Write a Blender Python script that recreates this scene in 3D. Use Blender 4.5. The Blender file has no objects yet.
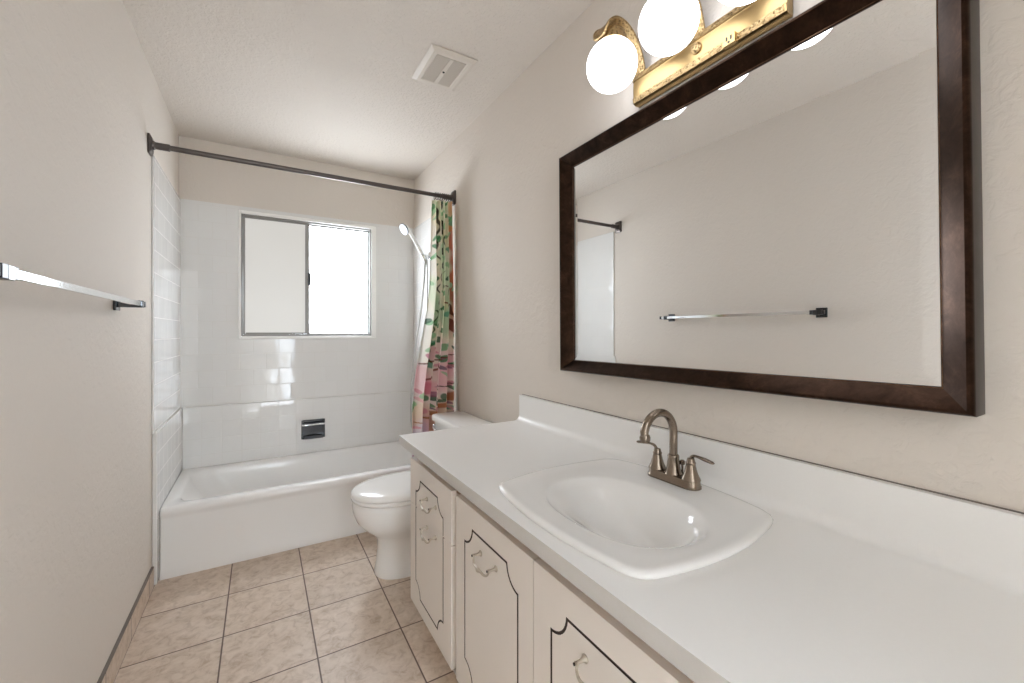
import bpy, bmesh, math, random
from mathutils import Vector, Matrix
random.seed(7)
S = bpy.context.scene
C = S.collection
PI = math.pi

# ------------------------------------------------------------------ camera
CAMH = 1.2145
cd = bpy.data.cameras.new('camera')
cam = bpy.data.objects.new('camera', cd)
C.objects.link(cam)
cam.location = (0, 0, CAMH)
cam.rotation_euler = (PI / 2, 0, -0.5345)
cd.sensor_fit = 'HORIZONTAL'
cd.sensor_width = 36
cd.lens = 417.95 * 36 / 1024
cd.shift_x = (512 - 508.62) / 1024
cd.shift_y = (332.17 - 341.5) / 1024
cd.clip_start = 0.02
S.camera = cam

# ------------------------------------------------------------------ light
HALL = 12.0          # light of the hall that comes in through the doorway
GLOBE = 4.5         # frosted lamp globes
PANE = 18.0          # daylight on the frosted window
w = bpy.data.worlds.new('hall_light')
S.world = w
w.use_nodes = True
w.node_tree.nodes['Background'].inputs[0].default_value = (0.87, 0.965, 1.06, 1)
w.node_tree.nodes['Background'].inputs[1].default_value = HALL
S.view_settings.view_transform = 'Standard'
S.view_settings.look = 'None'
S.view_settings.gamma = 1
S.view_settings.use_curve_mapping = False
S.view_settings.exposure = 0.08
S.cycles.use_denoising = True
S.cycles.max_bounces = 14
S.cycles.diffuse_bounces = 8
S.cycles.glossy_bounces = 6
S.cycles.sample_clamp_indirect = 6
S.cycles.caustics_reflective = False

# ------------------------------------------------------------------ room numbers
XL, XR = -0.4503, 1.0823      # left and right wall faces
YB, YF = 3.3515, -0.75        # window wall and doorway wall faces
H = 2.464
YT = 2.627                    # tub front
ZC = 0.7947                   # counter top
SINKY = 0.745

# ------------------------------------------------------------------ materials
def lin(h):
    h = h.lstrip('#')
    out = []
    for i in (0, 2, 4):
        c = int(h[i:i + 2], 16) / 255
        out.append(c / 12.92 if c <= 0.04045 else ((c + 0.055) / 1.055) ** 2.4)
    return (*out, 1)

class NT:
    def __init__(s, name):
        s.m = bpy.data.materials.new(name)
        s.m.use_nodes = True
        s.t = s.m.node_tree
        s.b = s.t.nodes['Principled BSDF']
    def n(s, kind, **kw):
        nd = s.t.nodes.new(kind)
        for k, v in kw.items():
            if k.startswith('_'):
                setattr(nd, k[1:], v)
        return nd
    def l(s, a, b):
        s.t.links.new(a, b)
    def val(s, sock, v):
        if hasattr(v, 'is_linked') or isinstance(v, bpy.types.NodeSocket):
            s.l(v, sock)
        else:
            sock.default_value = v
    def math(s, op, a, b=None, c=None):
        nd = s.n('ShaderNodeMath', _operation=op)
        s.val(nd.inputs[0], a)
        if b is not None: s.val(nd.inputs[1], b)
        if c is not None: s.val(nd.inputs[2], c)
        return nd.outputs[0]
    def pos(s):
        return s.n('ShaderNodeNewGeometry').outputs['Position']
    def sep(s, v):
        nd = s.n('ShaderNodeSeparateXYZ'); s.l(v, nd.inputs[0]); return nd.outputs
    def comb(s, x, y, z):
        nd = s.n('ShaderNodeCombineXYZ')
        for i, q in enumerate((x, y, z)): s.val(nd.inputs[i], q)
        return nd.outputs[0]
    def noise(s, vec, scale, detail=3, rough=0.5, dist=0):
        nd = s.n('ShaderNodeTexNoise')
        s.l(vec, nd.inputs['Vector'])
        nd.inputs['Scale'].default_value = scale
        nd.inputs['Detail'].default_value = detail
        nd.inputs['Roughness'].default_value = rough
        nd.inputs['Distortion'].default_value = dist
        return nd.outputs['Fac']
    def ramp(s, fac, stops):
        nd = s.n('ShaderNodeValToRGB'); s.l(fac, nd.inputs[0])
        e = nd.color_ramp.elements
        while len(e) < len(stops): e.new(0.5)
        for q, (p, c) in zip(e, stops): q.position = p; q.color = c
        return nd.outputs[0]
    def mix(s, fac, a, b):
        nd = s.n('ShaderNodeMix', _data_type='RGBA')
        s.val(nd.inputs[0], fac); s.val(nd.inputs[6], a); s.val(nd.inputs[7], b)
        return nd.outputs[2]
    def bump(s, h, strength, dist, normal=None):
        nd = s.n('ShaderNodeBump')
        s.l(h, nd.inputs['Height'])
        nd.inputs['Strength'].default_value = strength
        nd.inputs['Distance'].default_value = dist
        if normal is not None: s.l(normal, nd.inputs['Normal'])
        return nd.outputs[0]
    def set(s, color=None, rough=None, metal=None, normal=None, coat=None, spec=None):
        if color is not None: s.val(s.b.inputs['Base Color'], color)
        if rough is not None: s.val(s.b.inputs['Roughness'], rough)
        if metal is not None: s.val(s.b.inputs['Metallic'], metal)
        if normal is not None: s.l(normal, s.b.inputs['Normal'])
        if coat is not None: s.b.inputs['Coat Weight'].default_value = coat; s.b.inputs['Coat Roughness'].default_value = 0.05
        if spec is not None: s.b.inputs['Specular IOR Level'].default_value = spec
        return s.m

def m_plaster(name, hexc, scale, strength, rough=0.75):
    t = NT(name); p = t.pos()
    a = t.noise(p, scale, 4, 0.55, 0.6)
    a2 = t.ramp(a, [(0.42, (0, 0, 0, 1)), (0.62, (1, 1, 1, 1))])
    b = t.noise(p, scale * 4, 2)
    h = t.math('ADD', a2, t.math('MULTIPLY', b, 0.3))
    tone = t.noise(p, 1.7, 2)
    c = lin(hexc); c2 = tuple(x * 0.965 for x in c[:3]) + (1,)
    return t.set(color=t.mix(tone, c, c2), rough=rough, normal=t.bump(h, strength, 0.003), spec=0.25)

def m_simple(name, hexc, rough=0.4, metal=0.0, noise=0.0, nscale=30, bump=0.0, coat=None, spec=None):
    t = NT(name)
    c = lin(hexc); col = c; nrm = None
    if noise or bump:
        f = t.noise(t.pos(), nscale, 4)
        if noise: col = t.mix(f, tuple(x * (1 - noise) for x in c[:3]) + (1,), tuple(min(1, x * (1 + noise)) for x in c[:3]) + (1,))
        if bump: nrm = t.bump(f, bump, 0.002)
    return t.set(color=col, rough=rough, metal=metal, normal=nrm, coat=coat, spec=spec)

def m_walltile(name, axis, tw, th, z0, stagger, u0=0.0, relief=0.32):
    """glazed tiles, each set at a slightly different tilt; axis = the horizontal axis of the wall"""
    t = NT(name); p = t.sep(t.pos())
    u = t.math('DIVIDE', t.math('SUBTRACT', p[axis], u0), tw)
    v = t.math('DIVIDE', t.math('SUBTRACT', p[2], z0), th)
    row = t.math('FLOOR', v)
    if stagger:
        odd = t.math('MODULO', t.math('ADD', row, 100.0), 2.0)
        u = t.math('ADD', u, t.math('MULTIPLY', odd, 0.5))
    col = t.math('FLOOR', u)
    fu = t.math('SUBTRACT', u, col); fv = t.math('SUBTRACT', v, row)
    du = t.math('MULTIPLY', t.math('MINIMUM', fu, t.math('SUBTRACT', 1.0, fu)), tw)
    dv = t.math('MULTIPLY', t.math('MINIMUM', fv, t.math('SUBTRACT', 1.0, fv)), th)
    d = t.math('MINIMUM', du, dv)
    mr = t.n('ShaderNodeMapRange'); t.l(d, mr.inputs[0])
    mr.inputs[1].default_value = 0.0006; mr.inputs[2].default_value = 0.0028
    prof = mr.outputs[0]
    gr = t.n('ShaderNodeMapRange'); t.l(d, gr.inputs[0])
    gr.inputs[1].default_value = 0.0007; gr.inputs[2].default_value = 0.0016
    wn = t.n('ShaderNodeTexWhiteNoise', _noise_dimensions='3D')
    t.l(t.comb(col, row, 0.37), wn.inputs['Vector'])
    tilt = t.n('ShaderNodeVectorMath', _operation='MULTIPLY_ADD')
    t.l(wn.outputs['Color'], tilt.inputs[0]); tilt.inputs[1].default_value = (0.022,) * 3; tilt.inputs[2].default_value = (-0.011,) * 3
    add = t.n('ShaderNodeVectorMath', _operation='ADD')
    t.l(t.n('ShaderNodeNewGeometry').outputs['Normal'], add.inputs[0]); t.l(tilt.outputs[0], add.inputs[1])
    nm = t.n('ShaderNodeVectorMath', _operation='NORMALIZE'); t.l(add.outputs[0], nm.inputs[0])
    wav = t.noise(t.pos(), 9, 1)
    nrm = t.bump(wav, 0.12, 0.01, nm.outputs[0])
    nrm = t.bump(prof, relief, 0.0010, nrm)
    base = lin('#e0dfdd'); shade = tuple(x * 0.985 for x in base[:3]) + (1,)
    tilecol = t.mix(wn.outputs['Value'], base, shade)
    c = t.mix(gr.outputs[0], lin('#d6d4d0'), tilecol)
    return t.set(color=c, rough=t.mix(gr.outputs[0], (0.5,) * 3 + (1,), (0.055,) * 3 + (1,)), normal=nrm)

def m_floor(name, s, x0, y0, vertical=False):
    t = NT(name); p = t.sep(t.pos())
    y = t.math('DIVIDE', t.math('SUBTRACT', p[1], y0), s)
    if vertical:
        x = t.math('MULTIPLY', p[2], 0.0); fx = None
    else:
        x = t.math('DIVIDE', t.math('SUBTRACT', p[0], x0), s)
    cx = t.math('FLOOR', x); cy = t.math('FLOOR', y)
    fx = t.math('SUBTRACT', x, cx); fy = t.math('SUBTRACT', y, cy)
    dx = t.math('MULTIPLY', t.math('MINIMUM', fx, t.math('SUBTRACT', 1.0, fx)), s)
    dy = t.math('MULTIPLY', t.math('MINIMUM', fy, t.math('SUBTRACT', 1.0, fy)), s)
    d = dy if vertical else t.math('MINIMUM', dx, dy)
    mr = t.n('ShaderNodeMapRange'); t.l(d, mr.inputs[0])
    mr.inputs[1].default_value = 0.0018; mr.inputs[2].default_value = 0.0035
    wn = t.n('ShaderNodeTexWhiteNoise', _noise_dimensions='3D')
    t.l(t.comb(cx, cy, 0.11), wn.inputs['Vector'])
    off = t.n('ShaderNodeVectorMath', _operation='MULTIPLY_ADD')
    t.l(wn.outputs['Color'], off.inputs[0]); off.inputs[1].default_value = (7, 7, 7); t.l(t.pos(), off.inputs[2])
    big = t.noise(off.outputs[0], 5.0, 5, 0.6, 1.6)
    fine = t.noise(off.outputs[0], 26.0, 6, 0.65, 0.8)
    c1 = t.ramp(big, [(0.30, lin('#b8a592')), (0.5, lin('#cfbfae')), (0.72, lin('#dccfc2'))])
    c2 = t.ramp(fine, [(0.34, lin('#a08873')), (0.52, lin('#cbb9a8')), (0.75, lin('#ddcfc1'))])
    c = t.mix(0.55, c1, c2)
    hsv = t.n('ShaderNodeHueSaturation'); t.l(c, hsv.inputs['Color'])
    t.l(t.math('ADD', t.math('MULTIPLY', wn.outputs['Value'], 0.10), 0.95), hsv.inputs['Value'])
    c = t.mix(mr.outputs[0], lin('#66534a'), hsv.outputs[0])
    h = t.math('ADD', t.math('MULTIPLY', mr.outputs[0], 1.0), t.math('MULTIPLY', fine, 0.15))
    return t.set(color=c, rough=0.42, normal=t.bump(h, 0.5, 0.002), spec=0.4)

M = {}
M['wall'] = m_plaster('painted_plaster', '#d7cfc6', 34, 0.28)
M['ceil'] = m_plaster('ceiling_plaster', '#d5cdc4', 55, 0.6)
M['white'] = m_simple('porcelain', '#eae9e7', 0.08)
M['tub'] = m_simple('tub_enamel', '#eae9e7', 0.12)
M['counter'] = m_simple('white_laminate', '#ebeae8', 0.32, noise=0.012, nscale=160)
M['edge'] = m_simple('laminate_edge_greyer', '#c6c4c1', 0.4, noise=0.03, nscale=220)  # side faces of the slab, a greyer tone than its top
M['paint'] = m_simple('cabinet_paint', '#e3ddd7', 0.45, noise=0.02, nscale=12)
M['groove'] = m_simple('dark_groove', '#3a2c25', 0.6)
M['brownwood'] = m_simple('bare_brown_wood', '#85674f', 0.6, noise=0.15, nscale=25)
M['chrome'] = m_simple('chrome', '#e6e8ea', 0.07, 1.0)
M['darkchrome'] = m_simple('dark_chrome', '#55575a', 0.15, 1.0)
M['nickel'] = m_simple('brushed_bronze_nickel', '#8a7d70', 0.26, 1.0, noise=0.05, nscale=200)
M['rod'] = m_simple('oil_rubbed_bronze', '#5a5350', 0.35, 0.8)
M['alu'] = m_simple('aluminium', '#8f8d8a', 0.45, 0.4)
M['vinyl'] = m_simple('white_window_trim', '#f0efec', 0.3)
M['vent'] = m_simple('cream_vent', '#d0c8be', 0.5)
M['ventdark'] = m_simple('vent_mesh', '#bdb4a9', 0.6, noise=0.12, nscale=500)
M['cap'] = m_simple('black_chrome', '#2a2a2c', 0.3, 0.4)
M['black'] = m_simple('black', '#1c1a19', 0.4)
M['ivory'] = m_simple('ivory_metal', '#bcb3a5', 0.3, 0.7, noise=0.2, nscale=90)
M['hose'] = m_simple('steel_hose', '#b9b9b7', 0.3, 0.8)
M['seat'] = m_simple('seat_plastic', '#edecea', 0.15)
M['door'] = m_simple('door_paint', '#e2dcd4', 0.45)
M['joint'] = m_simple('grey_joint', '#766d65', 0.6)
M['floor'] = m_floor('floor_tile', 0.3117, -0.1303, 2.3246)
M['base'] = m_floor('base_tile', 0.3117, 0, 2.3246 + 0.16, True)
M['tb_up'] = m_walltile('wall_tile_back', 0, 0.1524, 0.108, 0.745, True, 0.03)
M['tb_lo'] = m_walltile('wainscot_tile_back', 0, 0.109, 0.105, 0.736, False, -0.44)
M['ts_up'] = m_walltile('wall_tile_side', 1, 0.1524, 0.108, 0.745, True, 0.02, 0.12)
M['ts_lo'] = m_walltile('wainscot_tile_side', 1, 0.109, 0.105, 0.736, False, 0.02, 0.08)

def m_emit(name, hexc, strength):
    t = NT(name)
    t.b.inputs['Emission Color'].default_value = lin(hexc)
    t.b.inputs['Emission Strength'].default_value = strength
    t.b.inputs['Base Color'].default_value = (0.8, 0.8, 0.8, 1)
    t.b.inputs['Roughness'].default_value = 0.25
    return t.m
M['globe'] = m_emit('lit_opal_glass', '#f6f9ff', GLOBE)

def m_pane(name, strength, tint=('#e6edf2', '#ecf4ff')):
    t = NT(name)
    f = t.noise(t.pos(), 2.2, 2)
    g = t.noise(t.pos(), 140, 2)
    c = t.mix(f, lin(tint[0]), lin(tint[1]))
    t.l(c, t.b.inputs['Emission Color'])
    t.b.inputs['Emission Strength'].default_value = strength
    return t.set(color=lin('#8e8e8e'), rough=0.3, normal=t.bump(g, 0.3, 0.001))
M['pane_l'] = m_pane('frosted_glass_dim', 0.46, ('#f4f1ea', '#fffcf4'))  # left pane, set to a weaker glow than the right
M['pane_r'] = m_pane('frosted_glass', PANE)

def m_mirror():
    t = NT('mirror_silver')
    return t.set(color=(0.93, 0.935, 0.93, 1), rough=0.004, metal=1.0)
M['mirror'] = m_mirror()

def m_frame(name, lo, mid, hi, glaze, rough):
    t = NT(name)
    a = t.noise(t.pos(), 22, 6, 0.7, 0.6)
    b = t.noise(t.pos(), 160, 3)
    c = t.ramp(a, [(0.3, lin(lo)), (0.55, lin(mid)), (0.8, lin(hi))])
    c = t.mix(t.math('MULTIPLY', b, 0.5), c, lin(glaze))
    return t.set(color=c, rough=rough, metal=1.0, normal=t.bump(b, 0.05, 0.001))
M['frame'] = m_frame('dark_bronze_frame', '#2c2019', '#3f2f26', '#5a4437', '#1e1510', 0.3)
M['slope'] = m_frame('lit_bronze_slope', '#5c463a', '#78604f', '#947a68', '#463429', 0.2)  # lighter bronze for the inner slope, its reflected light put into the colour

def m_brass(name, emboss):
    t = NT(name)
    c = lin('#ae9468')
    if emboss:
        v = t.n('ShaderNodeTexVoronoi'); t.l(t.pos(), v.inputs['Vector']); v.inputs['Scale'].default_value = 120
        v2 = t.noise(t.pos(), 140, 3, 0.6, 1.5)
        h = t.math('ADD', v.outputs['Distance'], v2)
        col = t.ramp(h, [(0.50, lin('#5a4626')), (1.08, lin('#b89e74'))])
        return t.set(color=col, rough=0.33, metal=1.0, normal=t.bump(h, 0.9, 0.003))
    f = t.noise(t.pos(), 60, 3)
    return t.set(color=c, rough=0.30, metal=1.0, normal=t.bump(f, 0.03, 0.001))
M['brass'] = m_brass('satin_brass', False)
M['emboss'] = m_brass('embossed_brass', True)

def m_cloth():
    t = NT('printed_curtain_cloth')
    vc = t.n('ShaderNodeVertexColor'); vc.layer_name = 'print'
    f = t.noise(t.pos(), 500, 2)
    t.set(color=vc.outputs[0], rough=0.75, normal=t.bump(f, 0.1, 0.001))
    t.b.inputs['Specular IOR Level'].default_value = 0.2
    return t.m
M['cloth'] = m_cloth()

# ------------------------------------------------------------------ mesh helpers
class MB:
    def __init__(s): s.v = []; s.f = []; s.mi = []; s.sm = []
    def add(s, vs, fs, mi=0):
        o = len(s.v); s.v += [tuple(q) for q in vs]
        for f in fs: s.f.append(tuple(i + o for i in f)); s.mi.append(mi)
    def box(s, x0, x1, y0, y1, z0, z1, mi=0):
        vs = [(x, y, z) for z in (z0, z1) for y in (y0, y1) for x in (x0, x1)]
        s.add(vs, [(0, 2, 3, 1), (4, 5, 7, 6), (0, 1, 5, 4), (2, 6, 7, 3), (0, 4, 6, 2), (1, 3, 7, 5)], mi)
        return s
    def rings(s, rs, cap0=True, cap1=True, mi=0, closed=True):
        n = len(rs[0]); vs = [q for r in rs for q in r]; fs = []
        for k in range(len(rs) - 1):
            for i in range(n if closed else n - 1):
                j = (i + 1) % n
                fs.append((k * n + i, k * n + j, (k + 1) * n + j, (k + 1) * n + i))
        if cap0: fs.append(tuple(reversed(range(n))))
        if cap1: fs.append(tuple(range((len(rs) - 1) * n, len(rs) * n)))
        s.add(vs, fs, mi); return s
    def lathe(s, prof, base=(0, 0, 0), axis=(0, 0, 1), n=32, mi=0):
        """prof: (radius, height along axis)"""
        a = Vector(axis).normalized(); q = a.to_track_quat('Z', 'Y'); b = Vector(base)
        rs = []
        for r, h in prof:
            rs.append([tuple(b + q @ Vector((max(r, 1e-5) * math.cos(2 * PI * i / n), max(r, 1e-5) * math.sin(2 * PI * i / n), h))) for i in range(n)])
        return s.rings(rs, True, True, mi)
    def tube(s, pts, rad, n=14, mi=0, sub=6, flat=None):
        """smooth tube through pts; rad a number or list per point; flat=(wide,thin) scale"""
        P = [Vector(p) for p in pts]; R = rad if isinstance(rad, (list, tuple)) else [rad] * len(P)
        Q, RR = [], []
        for i in range(len(P) - 1):
            p0 = P[max(i - 1, 0)]; p1 = P[i]; p2 = P[i + 1]; p3 = P[min(i + 2, len(P) - 1)]
            for k in range(sub):
                t = k / sub
                Q.append(0.5 * ((2 * p1) + (p2 - p0) * t + (2 * p0 - 5 * p1 + 4 * p2 - p3) * t * t + (3 * p1 - p0 - 3 * p2 + p3) * t ** 3))
                RR.append(R[i] * (1 - t) + R[i + 1] * t)
        Q.append(P[-1]); RR.append(R[-1])
        T = [(Q[min(i + 1, len(Q) - 1)] - Q[max(i - 1, 0)]).normalized() for i in range(len(Q))]
        up = Vector((0, 0, 1)) if abs(T[0].z) < 0.9 else Vector((0, 1, 0))
        nrm = (up - T[0] * up.dot(T[0])).normalized(); rs = []
        for i, q in enumerate(Q):
            nrm = (nrm - T[i] * nrm.dot(T[i])).normalized(); bn = T[i].cross(nrm)
            fw, ft = flat or (1, 1)
            rs.append([tuple(q + RR[i] * (math.cos(2 * PI * k / n) * nrm * ft + math.sin(2 * PI * k / n) * bn * fw)) for k in range(n)])
        return s.rings(rs, True, True, mi)
    def prism(s, outline, fn, d0, d1, mi=0):
        """outline 2D points; fn(u,v,d) -> xyz"""
        return s.rings([[fn(u, v, d0) for u, v in outline], [fn(u, v, d1) for u, v in outline]], True, True, mi)

def rootloc(p):
    l = Vector((0, 0, 0))
    while p is not None: l += p.location; p = p.parent
    return l

def obj(name, mb, mats, parent=None, ang=35, bevel=0.0, seg=2, recalc=True, sub=0, label=None, merge=True):
    me = bpy.data.meshes.new(name)
    off = rootloc(parent) if parent is not None else None
    if off is None:
        xs = [v[0] for v in mb.v]; ys = [v[1] for v in mb.v]; zs = [v[2] for v in mb.v]
        off = Vector(((min(xs) + max(xs)) / 2, (min(ys) + max(ys)) / 2, min(zs)))
    me.from_pydata([tuple(Vector(v) - off) for v in mb.v], [], mb.f)
    if not isinstance(mats, (list, tuple)): mats = [mats]
    for m in mats: me.materials.append(m)
    for p, mi in zip(me.polygons, mb.mi): p.material_index = mi
    bm = bmesh.new(); bm.from_mesh(me)
    if merge: bmesh.ops.remove_doubles(bm, verts=bm.verts, dist=1e-6)
    if recalc: bmesh.ops.recalc_face_normals(bm, faces=bm.faces)
    bm.to_mesh(me); bm.free()
    for p in me.polygons: p.use_smooth = True
    me.set_sharp_from_angle(angle=math.radians(ang))
    o = bpy.data.objects.new(name, me); C.objects.link(o)
    if parent is not None: o.parent = parent
    else: o.location = off
    if bevel:
        b = o.modifiers.new('bevel', 'BEVEL'); b.width = bevel; b.segments = seg; b.limit_method = 'ANGLE'; b.angle_limit = math.radians(40)
        b.harden_normals = True
    if sub:
        q = o.modifiers.new('sub', 'SUBSURF'); q.levels = sub; q.render_levels = sub
    if label: o['label'] = label
    return o

def thing(name, label, cat, loc, group=None):
    o = bpy.data.objects.new(name, None); C.objects.link(o)
    o.location = loc; o.empty_display_size = 0.05
    o['label'] = label; o['category'] = cat
    if group: o['group'] = group
    return o
def tag(o, label, cat):
    o['label'] = label; o['category'] = cat; return o
def struct(o):
    o['kind'] = 'structure'; return o

def rrect(x0, x1, y0, y1, r, n=8):
    """rounded rectangle, constant vertex count, counter-clockwise"""
    pts = []
    for cx, cy, a0 in ((x1 - r, y1 - r, 0), (x0 + r, y1 - r, PI / 2), (x0 + r, y0 + r, PI), (x1 - r, y0 + r, 3 * PI / 2)):
        for i in range(n + 1):
            a = a0 + (PI / 2) * i / n
            pts.append((cx + r * math.cos(a), cy + r * math.sin(a)))
    return pts

# ------------------------------------------------------------------ setting
T = 0.12
struct(obj('floor', MB().box(XL - T, XR + T, YF - T, YB + T, -0.1, 0), M['floor']))
struct(obj('ceiling', MB().box(XL - T, XR + T, YF - T, YB + T, H, H + 0.1), M['ceil']))
struct(obj('wall_left', MB().box(XL - T, XL, YF - T, YB + T, 0, H), M['wall']))
struct(obj('wall_right', MB().box(XR, XR + T, YF - T, YB + T, 0, H), M['wall']))
# window wall with its opening
WX0, WX1, WZ0, WZ1 = -0.131, 0.772, 1.169, 2.037
mb = MB()
mb.box(XL, WX0, YB, YB + T, 0, H); mb.box(WX1, XR, YB, YB + T, 0, H)
mb.box(WX0, WX1, YB, YB + T, 0, WZ0); mb.box(WX0, WX1, YB, YB + T, WZ1, H)
struct(obj('wall_back', mb, M['wall']))
# doorway wall behind the camera
DX0, DX1, DZ = -0.28, 0.46, 2.03
mb = MB()
mb.box(XL, DX0, YF - T, YF, 0, H); mb.box(DX1, XR, YF - T, YF, 0, H); mb.box(DX0, DX1, YF - T, YF, DZ, H)
struct(obj('wall_front', mb, M['wall']))
mb = MB()
mb.box(DX0 - 0.055, DX0, YF, YF + 0.015, 0, DZ + 0.055); mb.box(DX1, DX1 + 0.055, YF, YF + 0.015, 0, DZ + 0.055); mb.box(DX0, DX1, YF, YF + 0.015, DZ, DZ + 0.055)
struct(obj('trim_1', mb, M['door'], bevel=0.003))
# door leaf, standing ajar into the hall
dr = bpy.data.objects.new('door_1', None); C.objects.link(dr); dr.location = (DX0 + 0.01, YF - 0.06, 0.01); struct(dr)
lf = obj('door_leaf', MB().box(DX0 + 0.01, DX0 + 0.73, YF - 0.095, YF - 0.06, 0.01, DZ - 0.01), M['door'], dr, bevel=0.003)
k = MB().lathe([(0.012, 0), (0.012, 0.03), (0.028, 0.04), (0.03, 0.055), (0.02, 0.07), (0, 0.072)], (DX0 + 0.67, YF - 0.06, 0.95), (0, 1, 0), 20)
obj('door_knob', k, M['nickel'], dr)
dr.rotation_euler = (0, 0, math.radians(-47))

# tile: thin slabs standing proud of the plaster
TT = 2.062; LZ = 0.736
def slab(name, mb, mats): return struct(obj(name, mb, mats, bevel=0.006, seg=3))
YTL = 2.575
mb = MB()
mb.box(XL, XL + 0.010, YTL, YB, LZ - 0.01, TT, 0); struct(slab('trim_2', mb, M['ts_up']))
mb = MB(); mb.box(XL, XL + 0.020, YTL + 0.012, YB, 0.0, LZ, 0); slab('trim_3', mb, M['ts_lo'])
mb = MB()
mb.box(XL + 0.010, WX0, YB - 0.010, YB, LZ - 0.01, TT, 0); mb.box(WX1, XR - 0.010, YB - 0.010, YB, LZ - 0.01, TT, 0)
mb.box(WX0, WX1, YB - 0.010, YB, LZ - 0.01, WZ0, 0); mb.box(WX0, WX1, YB - 0.010, YB, WZ1, TT, 0)
struct(obj('trim_4', mb, M['tb_up']))
mb = MB(); mb.box(XL + 0.020, XR - 0.020, YB - 0.024, YB, 0.30, LZ, 0); slab('trim_5', mb, M['tb_lo'])
mb = MB(); mb.box(XR - 0.010, XR, YTL, YB, LZ - 0.01, TT, 0); slab('trim_6', mb, M['ts_up'])
mb = MB(); mb.box(XR - 0.020, XR, YTL + 0.012, YB, 0.0, LZ, 0); slab('trim_7', mb, M['ts_lo'])

# tiled skirting
mb = MB(); mb.box(XL, XL + 0.010, YF, YTL, 0, 0.094); mb.box(XL, XL + 0.011, YF, YTL, 0.094, 0.0985, 1)
struct(obj('baseboard_left', mb, [M['base'], M['joint']]))

# ------------------------------------------------------------------ window
wn = bpy.data.objects.new('window_1', None); C.objects.link(wn); wn.location = ((WX0 + WX1) / 2, YB, WZ0); struct(wn)
def rectframe(mb, x0, x1, z0, z1, wl, wr, wb, wt, ya, yb, mi=0):
    mb.box(x0, x0 + wl, ya, yb, z0, z1, mi); mb.box(x1 - wr, x1, ya, yb, z0, z1, mi)
    mb.box(x0 + wl, x1 - wr, ya, yb, z0, z0 + wb, mi); mb.box(x0 + wl, x1 - wr, ya, yb, z1 - wt, z1, mi)
    return mb
obj('window_casing', rectframe(MB(), WX0, WX1, WZ0, WZ1, 0.014, 0.034, 0.018, 0.022, YB - 0.018, YB + 0.10), M['vinyl'], wn, bevel=0.004)
ix0, ix1, iz0, iz1 = WX0 + 0.0145, WX1 - 0.0345, WZ0 + 0.0185, WZ1 - 0.0225
obj('window_track', rectframe(MB(), ix0, ix1, iz0, iz1, 0.010, 0.010, 0.014, 0.012, YB - 0.006, YB + 0.05), M['alu'], wn, bevel=0.0015)
jx0, jx1, jz0, jz1 = ix0 + 0.0105, ix1 - 0.0105, iz0 + 0.0145, iz1 - 0.0125
XM = 0.288
s1 = obj('sash', rectframe(MB(), jx0, XM + 0.012, jz0, jz1, 0.012, 0.026, 0.010, 0.010, YB + 0.002, YB + 0.018), M['alu'], wn, bevel=0.0015, label='left sliding window sash in grey aluminium')
obj('pane', MB().box(jx0 + 0.012, XM - 0.014, YB + 0.008, YB + 0.012, jz0 + 0.010, jz1 - 0.010), M['pane_l'], s1)
s2 = obj('sash', rectframe(MB(), XM - 0.006, jx1, jz0, jz1, 0.022, 0.010, 0.008, 0.010, YB + 0.022, YB + 0.038), M['alu'], wn, bevel=0.0015, label='right window sash with brighter frosted pane')
obj('pane', MB().box(XM + 0.016, jx1 - 0.010, YB + 0.028, YB + 0.032, jz0 + 0.008, jz1 - 0.010), M['pane_r'], s2)
mb = MB().box(XM + 0.004, XM + 0.024, YB - 0.008, YB + 0.002, 1.555, 1.645); mb.box(XM + 0.012, XM + 0.021, YB - 0.016, YB - 0.008, 1.575, 1.625)
obj('latch', mb, M['darkchrome'], s1, bevel=0.002)

# ------------------------------------------------------------------ vanity cabinet
XD = 0.522; DT = 0.018
VY0, VY1 = -0.132, 1.663
ZB, ZT = 0.137, 0.707
van = thing('vanity_cabinet', 'long beige painted vanity cabinet with dark scalloped grooves under the white countertop', 'cabinet', (0.8, 0.765, 0))
mb = MB()
FX = XD + DT + 0.001
mb.box(FX + 0.019, XR - 0.004, VY1 - 0.018, VY1, 0.105, 0.7565); mb.box(FX + 0.019, XR - 0.004, VY0, VY0 + 0.018, 0.105, 0.7565)
mb.box(FX + 0.019, XR - 0.004, VY0 + 0.018, VY1 - 0.018, 0.105, 0.123); mb.box(XR - 0.010, XR - 0.004, VY0 + 0.018, VY1 - 0.018, 0.123, 0.7565)
obj('cabinet_body', mb, M['paint'], van)
mb = MB()
stiles = [(VY1 - 0.045, VY1), (1.185, 1.26), (0.745, 0.80), (0.283, 0.358), (VY0, VY0 + 0.045)]
for a, b in stiles: mb.box(FX, FX + 0.018, a, b, 0.11, ZT - 0.01)
mb.box(FX, FX + 0.018, VY0, VY1, 0.105, 0.145)
for (a, b) in ((1.26, VY1 - 0.045), (VY0 + 0.045, 0.283)): mb.box(FX, FX + 0.018, a, b, 0.515, 0.548)
obj('face_frame', mb, M['paint'], van)
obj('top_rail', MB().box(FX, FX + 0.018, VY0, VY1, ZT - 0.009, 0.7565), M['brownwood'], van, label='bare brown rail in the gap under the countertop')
obj('toe_kick', MB().box(0.605, 0.625, VY0, VY1, 0, 0.1045), M['paint'], van)

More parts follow.
